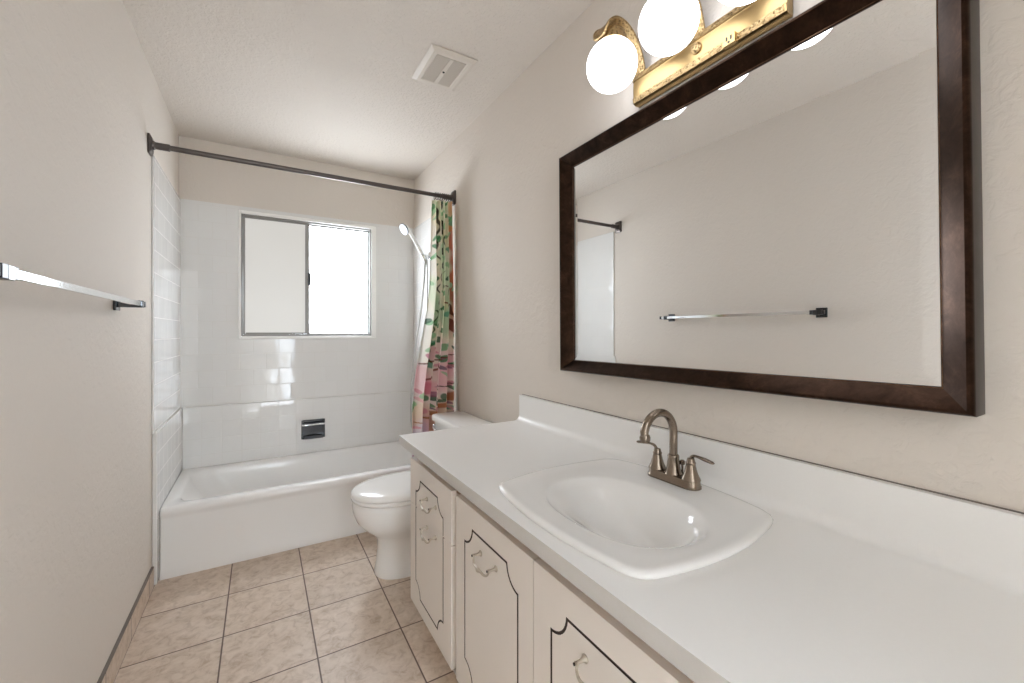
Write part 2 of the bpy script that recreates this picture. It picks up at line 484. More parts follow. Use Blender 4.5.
def panel_half(mb, y0, y1, tA, tB, yl, yr, tT, c, w, flip):
    """one half of a grooved front: open side at tA, outer edge at tB, groove rail at tT; flip=True points down"""
    dz = 1 if tB > tA else -1
    def path(o):
        pts = [(yl + o, tA)]
        R = c + o
        a0 = math.asin(min(1, o / R)) if o else 0
        N = 9
        cy, ct = yl, tT
        for i in range(N):
            a = a0 + (PI / 2 - 2 * a0) * i / (N - 1)
            pts.append((cy + R * math.sin(a), ct - dz * R * math.cos(a)))
        cy = yr
        for i in range(N):
            a = a0 + (PI / 2 - 2 * a0) * (N - 1 - i) / (N - 1)
            pts.append((cy - R * math.sin(a), ct - dz * R * math.cos(a)))
        pts.append((yr - o, tA))
        return pts
    O = path(0.0); I = path(w)
    x = XD; xd = XD + 0.0035
    n = len(O)
    outer = [(y0, tA)] + O + [(y1, tA), (y1, tB), (y0, tB)]
    mb.add([(x, a, b) for a, b in outer], [tuple(range(len(outer)))])
    mb.add([(x, a, b) for a, b in I], [tuple(range(n))])
    def strip(A, xa, B, xb):
        vs = [(xa, a, b) for a, b in A] + [(xb, a, b) for a, b in B]
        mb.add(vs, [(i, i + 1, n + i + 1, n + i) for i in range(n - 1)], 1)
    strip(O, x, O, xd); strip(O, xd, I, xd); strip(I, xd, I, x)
    # edges and back
    xb = XD + DT
    ring = [(y0, tA), (y0, tB), (y1, tB), (y1, tA)]
    mb.add([(x, a, b) for a, b in ring] + [(xb, a, b) for a, b in ring], [(0, 1, 5, 4), (1, 2, 6, 5), (2, 3, 7, 6), (4, 5, 6, 7)])

def pull(parent, yc, z):
    mb = MB()
    for s in (-1, 1):
        mb.lathe([(0.008, 0), (0.0085, 0.002), (0.005, 0.005), (0.0034, 0.010), (0.0034, 0.020), (0.0045, 0.024), (0.0, 0.026)], (XD, yc + s * 0.044, z + 0.004), (-1, 0, 0), 14)
    x = XD - 0.020
    pts = [(x, yc - 0.044, z + 0.004), (x - 0.004, yc - 0.040, z - 0.008), (x - 0.008, yc - 0.028, z - 0.013), (x - 0.010, yc - 0.012, z - 0.011), (x - 0.011, yc, z - 0.012),
           (x - 0.010, yc + 0.012, z - 0.011), (x - 0.008, yc + 0.028, z - 0.013), (x - 0.004, yc + 0.040, z - 0.008), (x, yc + 0.044, z + 0.004)]
    mb.tube(pts, [0.003, 0.003, 0.0032, 0.0034, 0.0062, 0.0034, 0.0032, 0.003, 0.003], 10)
    for s in (-1, 1):
        mb.lathe([(0.0030, 0.0), (0.0030, 0.0015)], (x - 0.0065, yc + s * 0.044, z + 0.004), (-1, 0, 0), 12, 1)
    o = obj('handle', mb, [M['ivory'], M['black']], parent, label='ornate ivory coloured metal pull')

ins_c, gw = 0.052, 0.006
def door_front(y0, y1):
    mb = MB(); zm = 0.42
    panel_half(mb, y0, y1, zm, ZT, y0 + 0.062, y1 - 0.062, 0.648, ins_c, gw, False)
    panel_half(mb, y0, y1, zm, ZB, y0 + 0.062, y1 - 0.062, 0.190, ins_c, gw, True)
    d = obj('door', mb, [M['paint'], M['groove']], van, recalc=True)
    pull(d, (y0 + y1) / 2, 0.600)
def drawer_stack(y0, y1):
    zs = 0.531
    mb = MB(); panel_half(mb, y0, y1, zs + 0.0015, ZT, y0 + 0.068, y1 - 0.064, 0.648, ins_c, gw, False)
    d = obj('drawer', mb, [M['paint'], M['groove']], van)
    pull(d, (y0 + y1) / 2 - 0.03, 0.601)
    mb = MB(); panel_half(mb, y0, y1, zs - 0.0015, ZB, y0 + 0.068, y1 - 0.064, 0.190, ins_c, gw, True)
    d = obj('deep_drawer', mb, [M['paint'], M['groove']], van)
    pull(d, (y0 + y1) / 2 - 0.03, 0.497)
drawer_stack(1.240, VY1)
door_front(0.7745, 1.203)
door_front(0.340, 0.7715)
drawer_stack(VY0, 0.303)

# ------------------------------------------------------------------ countertop with its splash
SX = 0.772
def make_outline(n=128):
    """bowed sides between four tight corners, sampled by angle about the centre"""
    c = [(0.546, 0.490), (0.990, 0.500), (0.985, 0.996), (0.546, 0.986)]
    bow = [(0, -0.034), (0.036, 0), (0, 0.034), (-0.030, 0)]
    P = []
    for i in range(4):
        a, b = c[i], c[(i + 1) % 4]
        for k in range(100):
            t = k / 100; w_ = 4 * t * (1 - t)
            P.append((a[0] + (b[0] - a[0]) * t + bow[i][0] * w_, a[1] + (b[1] - a[1]) * t + bow[i][1] * w_))
    for _ in range(9):
        P = [tuple((P[i - 2][d] + P[i - 1][d] + P[i][d] + P[(i + 1) % 400][d] + P[(i + 2) % 400][d]) / 5 for d in (0, 1)) for i in range(400)]
    pol = sorted((math.atan2(y - SINKY, x - SX) % (2 * PI), math.hypot(x - SX, y - SINKY)) for x, y in P)
    out = []
    for i in range(n):
        a = 2 * PI * i / n
        j = next((k for k, q in enumerate(pol) if q[0] >= a), 0)
        a1, r1 = pol[j]; a0, r0 = pol[j - 1]
        t = ((a - a0) % (2 * PI)) / max(1e-9, (a1 - a0) % (2 * PI))
        r = r0 + (r1 - r0) * t
        out.append((r * math.cos(a), r * math.sin(a)))
    return out
OUTL = make_outline()
def sink_outline(k, d=0.0):
    """scaled outline, or inset by a constant distance d"""
    pts = []
    for x, y in OUTL:
        r = math.hypot(x, y); f = k - d / r
        pts.append((SX + x * f, SINKY + y * f))
    return pts
top = thing('countertop', 'long white laminate countertop with a low white backsplash along the right wall', 'countertop', (0.78, 0.78, ZC - 0.035))
CX0, CY0, CY1 = 0.4836, -0.135, 1.695
hole = sink_outline(0.93)
bm = bmesh.new()
def loop(pts, z):
    vs = [bm.verts.new((x, y, z)) for x, y in pts]
    return vs, [bm.edges.new((vs[i], vs[(i + 1) % len(vs)])) for i in range(len(vs))]
outer = [(CX0, CY0), (XR - 0.002, CY0), (XR - 0.002, CY1), (CX0, CY1)]
mb = MB()
for z in (ZC, ZC - 0.035):
    v1, e1 = loop(outer, z); v2, e2 = loop(hole, z)
    bmesh.ops.triangle_fill(bm, use_beauty=True, use_dissolve=False, edges=e1 + e2)
bm.verts.ensure_lookup_table(); bm.verts.index_update()
mb.add([tuple(v.co) for v in bm.verts], [tuple(v.index for v in f.verts) for f in bm.faces])
bm.free()
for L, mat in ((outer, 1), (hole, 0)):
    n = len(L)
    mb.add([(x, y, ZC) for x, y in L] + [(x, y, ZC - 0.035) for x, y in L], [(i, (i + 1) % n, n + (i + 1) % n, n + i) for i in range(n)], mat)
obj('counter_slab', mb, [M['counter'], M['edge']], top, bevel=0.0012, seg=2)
q = [(XR - 0.002, ZC + 0.0002), (XR - 0.002, 0.915), (XR - 0.020, 0.915)] + [(XR - 0.020 - 0.028 * (1 - math.cos(a)), ZC + 0.0003 + 0.028 * (1 - math.sin(a))) for a in [PI / 2 * i / 10 for i in range(11)]]
obj('backsplash', MB().rings([[(x, CY0, z) for x, z in q], [(x, CY1, z) for x, z in q]]), M['counter'], top, ang=30)
obj('joint_line', MB().box(XR - 0.0035, XR - 0.0005, CY0, CY1, 0.915, 0.9172), M['joint'], top)  # thin dark strip along the top joint of the splash

# ------------------------------------------------------------------ sink
sk = thing('bathroom_sink', 'white drop-in sink with bowed sides and an oval bowl set into the countertop', 'sink', (SX, SINKY, ZC))
BXc, BYc = 0.735, 0.722
def bowl_outline(k, n=128, dx=0.0, dy=0.0):
    pts = []
    for i in range(n):
        a = 2 * PI * i / n; ca, sa = math.cos(a), math.sin(a); p = 2.3
        r = (abs(ca) ** p + abs(sa) ** p) ** (-1 / p)
        pts.append((BXc + dx + k * 0.142 * r * ca, BYc + dy + k * 0.192 * r * sa))
    return pts
def lerp2(A, B, t): return [(a[0] + (b[0] - a[0]) * t, a[1] + (b[1] - a[1]) * t) for a, b in zip(A, B)]
Z = lambda L, z: [(x, y, z) for x, y in L]
rs = [Z(sink_outline(0.90), ZC - 0.004), Z(sink_outline(1, 0.004), ZC + 0.0008), Z(sink_outline(1, 0.0), ZC + 0.001), Z(sink_outline(1, -0.001), ZC + 0.005), Z(sink_outline(1, 0.001), ZC + 0.0095), Z(sink_outline(1, 0.006), ZC + 0.0125), Z(sink_outline(1, 0.013), ZC + 0.0130), Z(sink_outline(1, 0.022), ZC + 0.0115),
      Z(lerp2(sink_outline(1, 0.022), bowl_outline(1.10), 0.5), ZC + 0.0095), Z(bowl_outline(1.12), ZC + 0.0085), Z(bowl_outline(1.07), ZC + 0.007), Z(bowl_outline(1.03), ZC + 0.004), Z(bowl_outline(1.0), ZC - 0.002)]
for t in range(1, 13):
    q = t / 12
    k = 1.0 - 0.90 * q
    rs.append(Z(bowl_outline(k, dx=0.060 * q, dy=-0.045 * q), ZC - 0.002 - 0.112 * math.sin(q * PI / 2) ** 1.5))
mb = MB().rings(rs, False, True)
obj('sink_basin', mb, M['white'], sk, ang=60)
mb = MB().lathe([(0.0, 0.0), (0.021, 0.0), (0.023, 0.002), (0.020, 0.004), (0.014, 0.003), (0.0, 0.006)], (BXc + 0.060, BYc - 0.045, ZC - 0.1145), n=24)
obj('drain', mb, M['chrome'], sk)

# ------------------------------------------------------------------ faucet
FXc, FYc, FZ = 0.974, 0.757, ZC + 0.0112
fa = thing('faucet', 'brushed bronze two-handle faucet with a high curved spout behind the sink bowl', 'faucet', (FXc, FYc, FZ))
base = rrect(FXc - 0.026, FXc + 0.026, FYc - 0.080, FYc + 0.080, 0.0255, 8)
def shrink(P, k): return [(FXc + (x - FXc) * (1 - k / 0.026), FYc + (y - FYc) * (1 - k / 0.080)) for x, y in P]
mb = MB().rings([Z(base, FZ), Z(base, FZ + 0.006), Z(shrink(base, 0.002), FZ + 0.009), Z(shrink(base, 0.0025), FZ + 0.016), Z(shrink(base, 0.005), FZ + 0.021), Z(shrink(base, 0.010), FZ + 0.023)])
obj('base_plate', mb, M['nickel'], fa)
mb = MB().lathe([(0.0235, 0), (0.0205, 0.006), (0.0170, 0.022), (0.0150, 0.045), (0.0155, 0.047), (0.0145, 0.051), (0.0125, 0.053), (0.0, 0.053)], (FXc, FYc, FZ + 0.021), n=28)
zt = FZ + 0.070
R = 0.058
pts = [(FXc, FYc, zt), (FXc, FYc, zt + 0.03), (FXc, FYc, zt + 0.065)]
for i in range(1, 9):
    a = PI * i / 8 * 0.93
    pts.append((FXc - R + R * math.cos(a), FYc, zt + 0.065 + R * math.sin(a)))
e = pts[-1]
pts += [(e[0] + 0.001, FYc, e[2] - 0.010)]
mb.tube(pts, 0.0108, 18)
e = pts[-1]
mb.lathe([(0.0, 0.0), (0.0125, 0.0), (0.0135, 0.003), (0.0138, 0.010), (0.0115, 0.016), (0.0, 0.016)], (e[0] + 0.001, FYc, e[2] - 0.013), n=24)
obj('spout', mb, M['nickel'], fa)
for s in (-1, 1):
    hy = FYc + s * 0.054
    mb = MB().lathe([(0.0248, 0), (0.0235, 0.004), (0.0185, 0.014), (0.0145, 0.027), (0.0120, 0.038), (0.0115, 0.040), (0.0125, 0.042), (0.0125, 0.045), (0.0105, 0.048), (0.009, 0.055), (0.0, 0.058)], (FXc, hy, FZ + 0.021), n=26)
    z0 = FZ + 0.021 + 0.051
    mb.tube([(FXc, hy, z0), (FXc - 0.003, hy + s * 0.008, z0 + 0.012), (FXc - 0.005, hy + s * 0.022, z0 + 0.015), (FXc - 0.006, hy + s * 0.045, z0 + 0.013), (FXc - 0.006, hy + s * 0.064, z0 + 0.010), (FXc - 0.006, hy + s * 0.070, z0 + 0.0095)],
            [0.007, 0.0065, 0.006, 0.0085, 0.007, 0.002], 14, flat=(1.0, 0.55))
    obj('handle', mb, M['nickel'], fa)
mb = MB().lathe([(0.003, 0), (0.003, 0.028), (0.0075, 0.031), (0.008, 0.038), (0.005, 0.042), (0, 0.043)], (FXc + 0.0215, FYc - 0.012, FZ + 0.0155), n=16)
obj('lift_rod', mb, M['nickel'], fa)

# ------------------------------------------------------------------ mirror
my0, my1, mz0, mz1 = 0.2025, 1.326, 1.067, 1.915
mi = thing('wall_mirror', 'large rectangular mirror in a dark bronze frame above the sink', 'mirror', (XR, (my0 + my1) / 2, mz0))
prof = [(0.0, XR - 0.0015), (0.0, 1.028), (0.0015, 1.0225), (0.005, 1.0195), (0.0095, 1.0195), (0.0120, 1.0215), (0.0450, 1.0515), (0.0470, 1.0515), (0.0480, 1.0535), (0.0480, XR - 0.0015)]
rs = []
for d, x in prof:
    rs.append([(x, my0 + d, mz0 + d * 0.92), (x, my1 - d * 1.05, mz0 + d * 0.92), (x, my1 - d * 1.05, mz1 - d), (x, my0 + d, mz1 - d)])
rs.append(rs[0])
mb = MB().rings(rs[0:7], False, False, 0)
mb.rings(rs[6:8], False, False, 1); mb.rings(rs[7:], False, False, 0)
obj('frame', mb, [M['frame'], M['slope']], mi, ang=35)
g0, g1, h0, h1 = my0 + 0.0475, my1 - 0.0500, mz0 + 0.0435, mz1 - 0.0475
bv = 0.024
mb = MB()
xg, xe, xk = 1.0545, 1.0557, 1.066
A = [(xe, g0, h0), (xe, g1, h0), (xe, g1, h1), (xe, g0, h1)]
Bq = [(xg, g0 + bv, h0 + bv), (xg, g1 - bv, h0 + bv), (xg, g1 - bv, h1 - bv), (xg, g0 + bv, h1 - bv)]
K = [(xk, y, z) for _, y, z in A]
mb.rings([K, A, Bq], True, True)
obj('mirror_glass', mb, M['mirror'], mi, ang=0.05)
mi.rotation_euler = (math.radians(-0.55), 0, 0)

# ------------------------------------------------------------------ vanity light
py0, py1, pz0, pz1 = 0.507, 0.975, 1.960, 2.056
vl = thing('vanity_light', 'brass vanity light bar with three lit white globes above the mirror', 'light', (XR, 0.742, pz0))
def bar(y0, y1, prof):  # prof (z, x) closed ring, swept in y with small mitred ends
    return [[(x, y, z) for z, x in prof] for y in (y0, y1)]
cf = [(pz0, XR - 0.001), (pz0, 1.062), (pz0 + 0.004, 1.054), (pz0 + 0.020, 1.050), (pz0 + 0.023, 1.054), (pz0 + 0.035, 1.0535), (pz0 + 0.048, 1.053), (pz0 + 0.061, 1.0535), (pz0 + 0.073, 1.054), (pz0 + 0.076, 1.050), (pz0 + 0.092, 1.054), (pz1, 1.062), (pz1, XR - 0.001)]
bp_ = obj('back_plate', MB().rings(bar(py0, py1, cf)), M['brass'], vl, ang=40, bevel=0.001)
mb = MB()
for a, b in ((pz0 + 0.004, pz0 + 0.020), (pz0 + 0.076, pz0 + 0.092)):
    xa, xb = (1.054, 1.050) if a < pz0 + 0.05 else (1.050, 1.054)
    pr = [(a, xa + 0.002), (a, xa - 0.0012), (b, xb - 0.0012), (b, xb + 0.002)]
    mb.rings(bar(py0 + 0.006, py1 - 0.006, pr))
obj('embossed_band', mb, M['emboss'], vl)
mb = MB().lathe([(0.015, 0), (0.0155, 0.004), (0.013, 0.008), (0.008, 0.011), (0.0, 0.012)], (1.0535, 0.742, 2.012), (-1, 0, 0), 22)
obj('rosette', mb, M['emboss'], vl)
mb = MB().box(1.043, 1.056, 0.626, 0.658, 1.961, 1.986)
for dy, dz_ in ((-0.0045, 0.004), (0.0045, 0.004)): mb.box(1.0422, 1.0435, 0.642 + dy * 1.3 - 0.002, 0.642 + dy * 1.3 + 0.002, 1.973 + dz_ - 0.005, 1.973 + dz_ + 0.005, 1)
mb.lathe([(0.003, 0), (0.003, 0.0008)], (1.0431, 0.642, 1.967), (-1, 0, 0), 10, 1)
obj('outlet', mb, [M['brass'], M['black']], vl, label='small brass power outlet on the lower band')
GX, GZ, GR = 0.934, 2.040, 0.077
for gy in (0.951, 0.742, 0.533):
    # arched leaf ribbon from the plate over the globe
    mb = MB()
    path = [(1.060, 2.040), (1.046, 2.085), (1.026, 2.120), (0.998, 2.148), (0.965, 2.163), (0.930, 2.163), (0.907, 2.151), (0.893, 2.133), (0.887, 2.110)]
    wid = [0.020, 0.022, 0.025, 0.028, 0.031, 0.034, 0.035, 0.032, 0.022]
    P = [Vector((x, 0, z)) for x, z in path]; Q = []; W = []
    for i in range(len(P) - 1):
        p0, p1, p2, p3 = P[max(i - 1, 0)], P[i], P[i + 1], P[min(i + 2, len(P) - 1)]
        for k in range(4):
            t = k / 4
            Q.append(0.5 * ((2 * p1) + (p2 - p0) * t + (2 * p0 - 5 * p1 + 4 * p2 - p3) * t * t + (3 * p1 - p0 - 3 * p2 + p3) * t ** 3)); W.append(wid[i] * (1 - t) + wid[i + 1] * t)
    Q.append(P[-1]); W.append(wid[-1]); rs = []
    for i, q in enumerate(Q):
        tg = (Q[min(i + 1, len(Q) - 1)] - Q[max(i - 1, 0)]).normalized(); nn = Vector((-tg.z, 0, tg.x))
        if nn.z < 0: nn = -nn
        if i < 4 and nn.x > 0: nn = nn
        wv = W[i]
        sec = [(-wv, 0.001), (-wv, 0.0075), (-wv + 0.004, 0.0085), (-wv + 0.006, 0.005), (0, 0.0035), (wv - 0.006, 0.005), (wv - 0.004, 0.0085), (wv, 0.0075), (wv, 0.001), (wv - 0.006, -0.001), (0, 0.0), (-wv + 0.006, -0.001)]
        rs.append([(q.x + nn.x * h, gy + yy, q.z + nn.z * h) for yy, h in sec])
    arm = obj('arm', MB().rings(rs), M['emboss'], vl, ang=50)
    mb = MB().lathe([(0.012, 0.052), (0.020, 0.046), (0.038, 0.034), (0.043, 0.020), (0.044, 0.002), (0.041, 0.0), (0.0, 0.0)], (GX, gy, GZ + GR - 0.013), n=28)
    obj('fitter_cup', mb, M['emboss'], arm)
    mb = MB().lathe([(GR * math.sin(PI * i / 24), -GR * math.cos(PI * i / 24)) for i in range(25)], (GX, gy, GZ), n=48)
    obj('glass_globe', mb, M['globe'], vl, ang=180)

# ------------------------------------------------------------------ bathtub
x0, x1, y0, y1, zr = XL + 0.0215, XR - 0.0215, YT, YB - 0.0255, 0.346
def ring(ix, iy0, iy1, r, z, ix1=None):
    return Z(rrect(x0 + ix, x1 - (ix if ix1 is None else ix1), y0 + iy0, y1 - iy1, r, 10), z)
rs = [ring(0, 0.0, 0, 0.006, 0.0), ring(0, 0.0, 0, 0.006, 0.035), ring(0, 0.003, 0, 0.006, 0.045), ring(0, 0.010, 0, 0.006, 0.16), ring(0, 0.012, 0, 0.006, 0.285), ring(0, 0.009, 0, 0.006, 0.300), ring(0, 0.002, 0, 0.006, 0.312),
      ring(0, 0.000, 0, 0.006, 0.326), ring(0.001, 0.004, 0.001, 0.006, 0.338), ring(0.002, 0.013, 0.002, 0.008, zr), ring(0.010, 0.030, 0.008, 0.02, zr + 0.001), ring(0.030, 0.060, 0.022, 0.05, zr), ring(0.050, 0.078, 0.038, 0.09, zr - 0.004), ring(0.060, 0.088, 0.046, 0.11, zr - 0.016),
      ring(0.075, 0.094, 0.052, 0.125, zr - 0.05, 0.062), ring(0.15, 0.108, 0.066, 0.14, zr - 0.16, 0.075), ring(0.24, 0.125, 0.085, 0.15, zr - 0.255, 0.10), ring(0.30, 0.155, 0.115, 0.14, zr - 0.283, 0.14), ring(0.36, 0.20, 0.16, 0.11, zr - 0.290, 0.20)]
tub = obj('bathtub', MB().rings(rs), M['tub'], None, ang=70)
tag(tub, 'white enamel alcove bathtub under the frosted window', 'bathtub')

# ------------------------------------------------------------------ soap dish
sd = thing('soap_dish', 'chrome recessed soap dish in the white tile above the bathtub', 'soap dish', (0.3245, YB - 0.024, 0.45))
a0, a1, c0, c1 = 0.247, 0.402, 0.448, 0.582
ys = YB - 0.0245
mb = rectframe(MB(), a0, a1, c0, c1, 0.012, 0.012, 0.012, 0.014, ys - 0.010, ys)
obj('rim', mb, M['darkchrome'], sd, bevel=0.003)
# scooped back plate
rs = []
for i in range(7):
    t = i / 6
    rs.append([(a0 + 0.012 + (a1 - a0 - 0.024) * j / 8, ys - 0.0015 - 0.005 * (4 * t * (1 - t) - 1) ** 2 * (0.3 + 0.7 * (2 * j / 8 - 1) ** 2), c0 + 0.012 + (c1 - c0 - 0.026) * t) for j in range(9)])
obj('recess', MB().rings(rs, False, False, closed=False), M['darkchrome'], sd, recalc=False)
mb = MB()
tr = [(a0 + 0.010, ys - 0.008), (a1 - 0.010, ys - 0.008), (a1 - 0.018, ys - 0.038), (a0 + 0.018, ys - 0.038)]
mb.rings([Z(tr, c0 + 0.004), Z(tr, c0 + 0.012)]); mb.box(a0 + 0.016, a1 - 0.016, ys - 0.041, ys - 0.036, c0 + 0.004, c0 + 0.026)
obj('tray', mb, M['darkchrome'], sd, bevel=0.002)
mb = MB().tube([(a0 + 0.008, ys - 0.010, c1 - 0.030), (a0 + 0.010, ys - 0.030, c1 - 0.030), (a0 + 0.020, ys - 0.036, c1 - 0.030), (a1 - 0.020, ys - 0.036, c1 - 0.030), (a1 - 0.010, ys - 0.030, c1 - 0.030), (a1 - 0.008, ys - 0.010, c1 - 0.030)], 0.0065, 12)
obj('grab_bar', mb, M['chrome'], sd)

# ------------------------------------------------------------------ toilet
TY = 2.145
to = thing('toilet', 'white two-piece toilet between the vanity and the bathtub, lid closed', 'toilet', (0.72, TY, 0))
def egg(xf, xb, hw, z, n=48, p=2.25, wide=0.60):
    """egg outline: front xf, back xb, half width hw"""
    pts = []
    xm = xf + (xb - xf) * wide
    for i in range(n):
        a = 2 * PI * i / n; ca, sa = math.cos(a), math.sin(a)
        q = p if ca < 0 else 2.9
        r = (abs(ca) ** q + abs(sa) ** q) ** (-1 / q)
        x = xm + (xm - xf) * r * ca if ca < 0 else xm + (xb - xm) * r * ca
        pts.append((x, TY + hw * r * sa, z))
    return pts
rs = [egg(0.492, 0.86, 0.108, 0.0, wide=.45), egg(0.490, 0.86, 0.110, 0.012, wide=.45), egg(0.498, 0.86, 0.104, 0.05, wide=.45), egg(0.505, 0.86, 0.100, 0.12, wide=.45), egg(0.503, 0.86, 0.104, 0.175, wide=.45), egg(0.485, 0.87, 0.122, 0.205, wide=.48), egg(0.440, 0.88, 0.150, 0.240, wide=.5),
      egg(0.405, 0.89, 0.172, 0.280, wide=.5), egg(0.388, 0.90, 0.183, 0.325), egg(0.384, 0.90, 0.186, 0.360), egg(0.386, 0.90, 0.185, 0.378), egg(0.395, 0.89, 0.178, 0.386)]
obj('bowl', MB().rings(rs), M['white'], to, ang=70)
dk = rrect(0.80, 1.060, TY - 0.115, TY + 0.115, 0.03)
obj('rear_deck', MB().rings([Z(dk, 0.22), Z(dk, 0.378), Z(rrect(0.804, 1.056, TY - 0.111, TY + 0.111, 0.03), 0.384)]), M['white'], to)
rs = [egg(0.386, 0.845, 0.186, 0.3872), egg(0.379, 0.850, 0.191, 0.392), egg(0.378, 0.850, 0.192, 0.402), egg(0.386, 0.845, 0.186, 0.4075)]
obj('seat', MB().rings(rs), M['seat'], to, ang=60)
rs = [egg(0.388, 0.845, 0.186, 0.4095), egg(0.380, 0.850, 0.191, 0.413), egg(0.380, 0.850, 0.191, 0.421), egg(0.392, 0.840, 0.182, 0.430), egg(0.43, 0.80, 0.150, 0.4365), egg(0.50, 0.75, 0.09, 0.439)]
lid = obj('seat_lid', MB().rings(rs), M['seat'], to, ang=60)
for s in (-1, 1):
    mb = MB().lathe([(0.014, -0.022), (0.014, 0.022)], (0.862, TY + s * 0.075, 0.400), (0, 1, 0), 16)
    obj('hinge', mb, M['seat'], to, bevel=0.003)
ty0, ty1 = 1.905, 2.375
rs = [Z(rrect(0.905, 1.064, ty0 + 0.025, ty1 - 0.025, 0.03), 0.3855), Z(rrect(0.895, 1.066, ty0 + 0.018, ty1 - 0.018, 0.03), 0.40), Z(rrect(0.880, 1.068, ty0 + 0.008, ty1 - 0.008, 0.03), 0.692)]
obj('tank', MB().rings(rs), M['white'], to, bevel=0.004)
rs = [Z(rrect(0.874, 1.071, ty0 + 0.003, ty1 - 0.003, 0.028), 0.6925), Z(rrect(0.867, 1.074, ty0, ty1 + 0.004, 0.03), 0.697), Z(rrect(0.866, 1.075, ty0 - 0.001, ty1 + 0.005, 0.03), 0.718), Z(rrect(0.871, 1.072, ty0 + 0.003, ty1, 0.028), 0.727), Z(rrect(0.882, 1.064, ty0 + 0.014, ty1 - 0.011, 0.025), 0.731)]
obj('tank_lid', MB().rings(rs), M['white'], to, ang=40)
mb = MB().lathe([(0.012, 0), (0.012, 0.010), (0.009, 0.014), (0.0, 0.015)], (0.881, 2.335, 0.662), (-1, 0, 0), 18)
mb.tube([(0.868, 2.335, 0.662), (0.862, 2.32, 0.660), (0.858, 2.29, 0.655), (0.857, 2.262, 0.650)], [0.005, 0.006, 0.006, 0.008], 12, flat=(0.7, 1.2))
obj('flush_handle', mb, M['chrome'], to)

# ------------------------------------------------------------------ shower rod and curtain
RY, RZ = 2.525, 2.087
rd = thing('shower_curtain_rod', 'dark bronze shower curtain rod spanning from the left to the right wall', 'curtain rod', (0.316, RY, RZ))
mb = MB().lathe([(0.0125, 0), (0.0125, XR - XL - 0.03)], (XL + 0.015, RY, RZ), (1, 0, 0), 20)
obj('rod', mb, M['rod'], rd)
for xx, sg, cl in ((XL + 0.001, 1, 0.075), (XR - 0.001, -1, 0.085)):
    fl = [(RY + u, RZ + v) for u, v in rrect(-0.033, 0.033, -0.045, 0.045, 0.008, 4)]
    fs = [(RY + u * 0.7, RZ + v * 0.7) for u, v in rrect(-0.033, 0.033, -0.045, 0.045, 0.008, 4)]
    rs = [[(xx, a, b) for a, b in fl], [(xx + sg * 0.007, a, b) for a, b in fl], [(xx + sg * 0.014, a, b) for a, b in fs]]
    mb = MB().rings(rs)
    mb.lathe([(0.021, 0.012), (0.019, 0.022), (0.0165, 0.024), (0.0165, cl), (0.0135, cl + 0.004)], (xx, RY, RZ), (sg, 0, 0), 20)
    obj('flange', mb, M['rod'], rd)

cu = thing('shower_curtain', 'shower curtain printed with leaves, branches and pink blossom, bunched at the right wall', 'shower curtain', (1.0, 2.49, 0.22))
CT, CB = 2.050, 0.22
NZ, NS = 520, 330
def cpos(s, z):
    f = (CT - z) / (CT - CB)
    sm = max(0, min(1, (f - 0.25) / 0.5)); left = 0.930 - 0.018 * f - 0.118 * sm * sm * (3 - 2 * sm)
    right = 1.062
    k = 5.2
    ph = 2 * PI * k * (s + 0.015 * math.sin(5 * f + 9 * s)) + 0.5
    amp = 0.026 + 0.026 * min(1, f * 2.0)
    y = 2.512 - 0.045 * min(1, f * 1.3) * (0.35 + 0.65 * s) + amp * math.sin(ph) + 0.008 * math.sin(13.1 * s + 4 * f)
    x = left + (right - left) * s + 0.008 * math.sin(2 * ph) * (1 - abs(2 * s - 1))
    return x, y, z
def mixc(a, b, t): return tuple(p + (q - p) * t for p, q in zip(a, b))
def seg(p, a, b):
    dx, dy = b[0] - a[0], b[1] - a[1]; t = max(0, min(1, ((p[0] - a[0]) * dx + (p[1] - a[1]) * dy) / (dx * dx + dy * dy)))
    return math.hypot(p[0] - a[0] - t * dx, p[1] - a[1] - t * dy), t
L3 = lambda h: lin(h)[:3]
rnd = random.Random(11)
leaves = []
for i in range(115):
    f = rnd.random() ** 1.1 * 0.72
    leaves.append((rnd.random() * 0.22, CT - f * (CT - CB), rnd.uniform(0.006, 0.012), rnd.uniform(0.014, 0.028), rnd.uniform(-0.5, 0.5), rnd.choice(['#5a9a66', '#3f7f50', '#7db382', '#9cc79a', '#335f45', '#a9cfa8', '#6aa98a'])))
spots = []
for i in range(55):
    f = rnd.uniform(0.50, 1.0)
    spots.append((rnd.random() * 0.22, CT - f * (CT - CB), rnd.uniform(0.006, 0.016), rnd.uniform(0.008, 0.024), rnd.uniform(-0.8, 0.8), rnd.choice(['#c56f8a', '#99607a', '#dd98a8', '#6d5a73', '#cf8893', '#e4adb2'])))
washes = []
for i in range(46):
    f = rnd.random()
    cols = ['#b9d3ae', '#cfe0c0', '#e9dfb6', '#a9cba6', '#e8e2c9'] if f < 0.5 else ['#edc3c8', '#e7b2ba', '#eadbc2', '#e5c7a6', '#d9cfe0', '#f0cfd2']
    washes.append((rnd.random() * 0.22, CT - f * (CT - CB), rnd.uniform(0.02, 0.05), rnd.uniform(0.05, 0.16), rnd.uniform(-0.3, 0.3), rnd.choice(cols)))
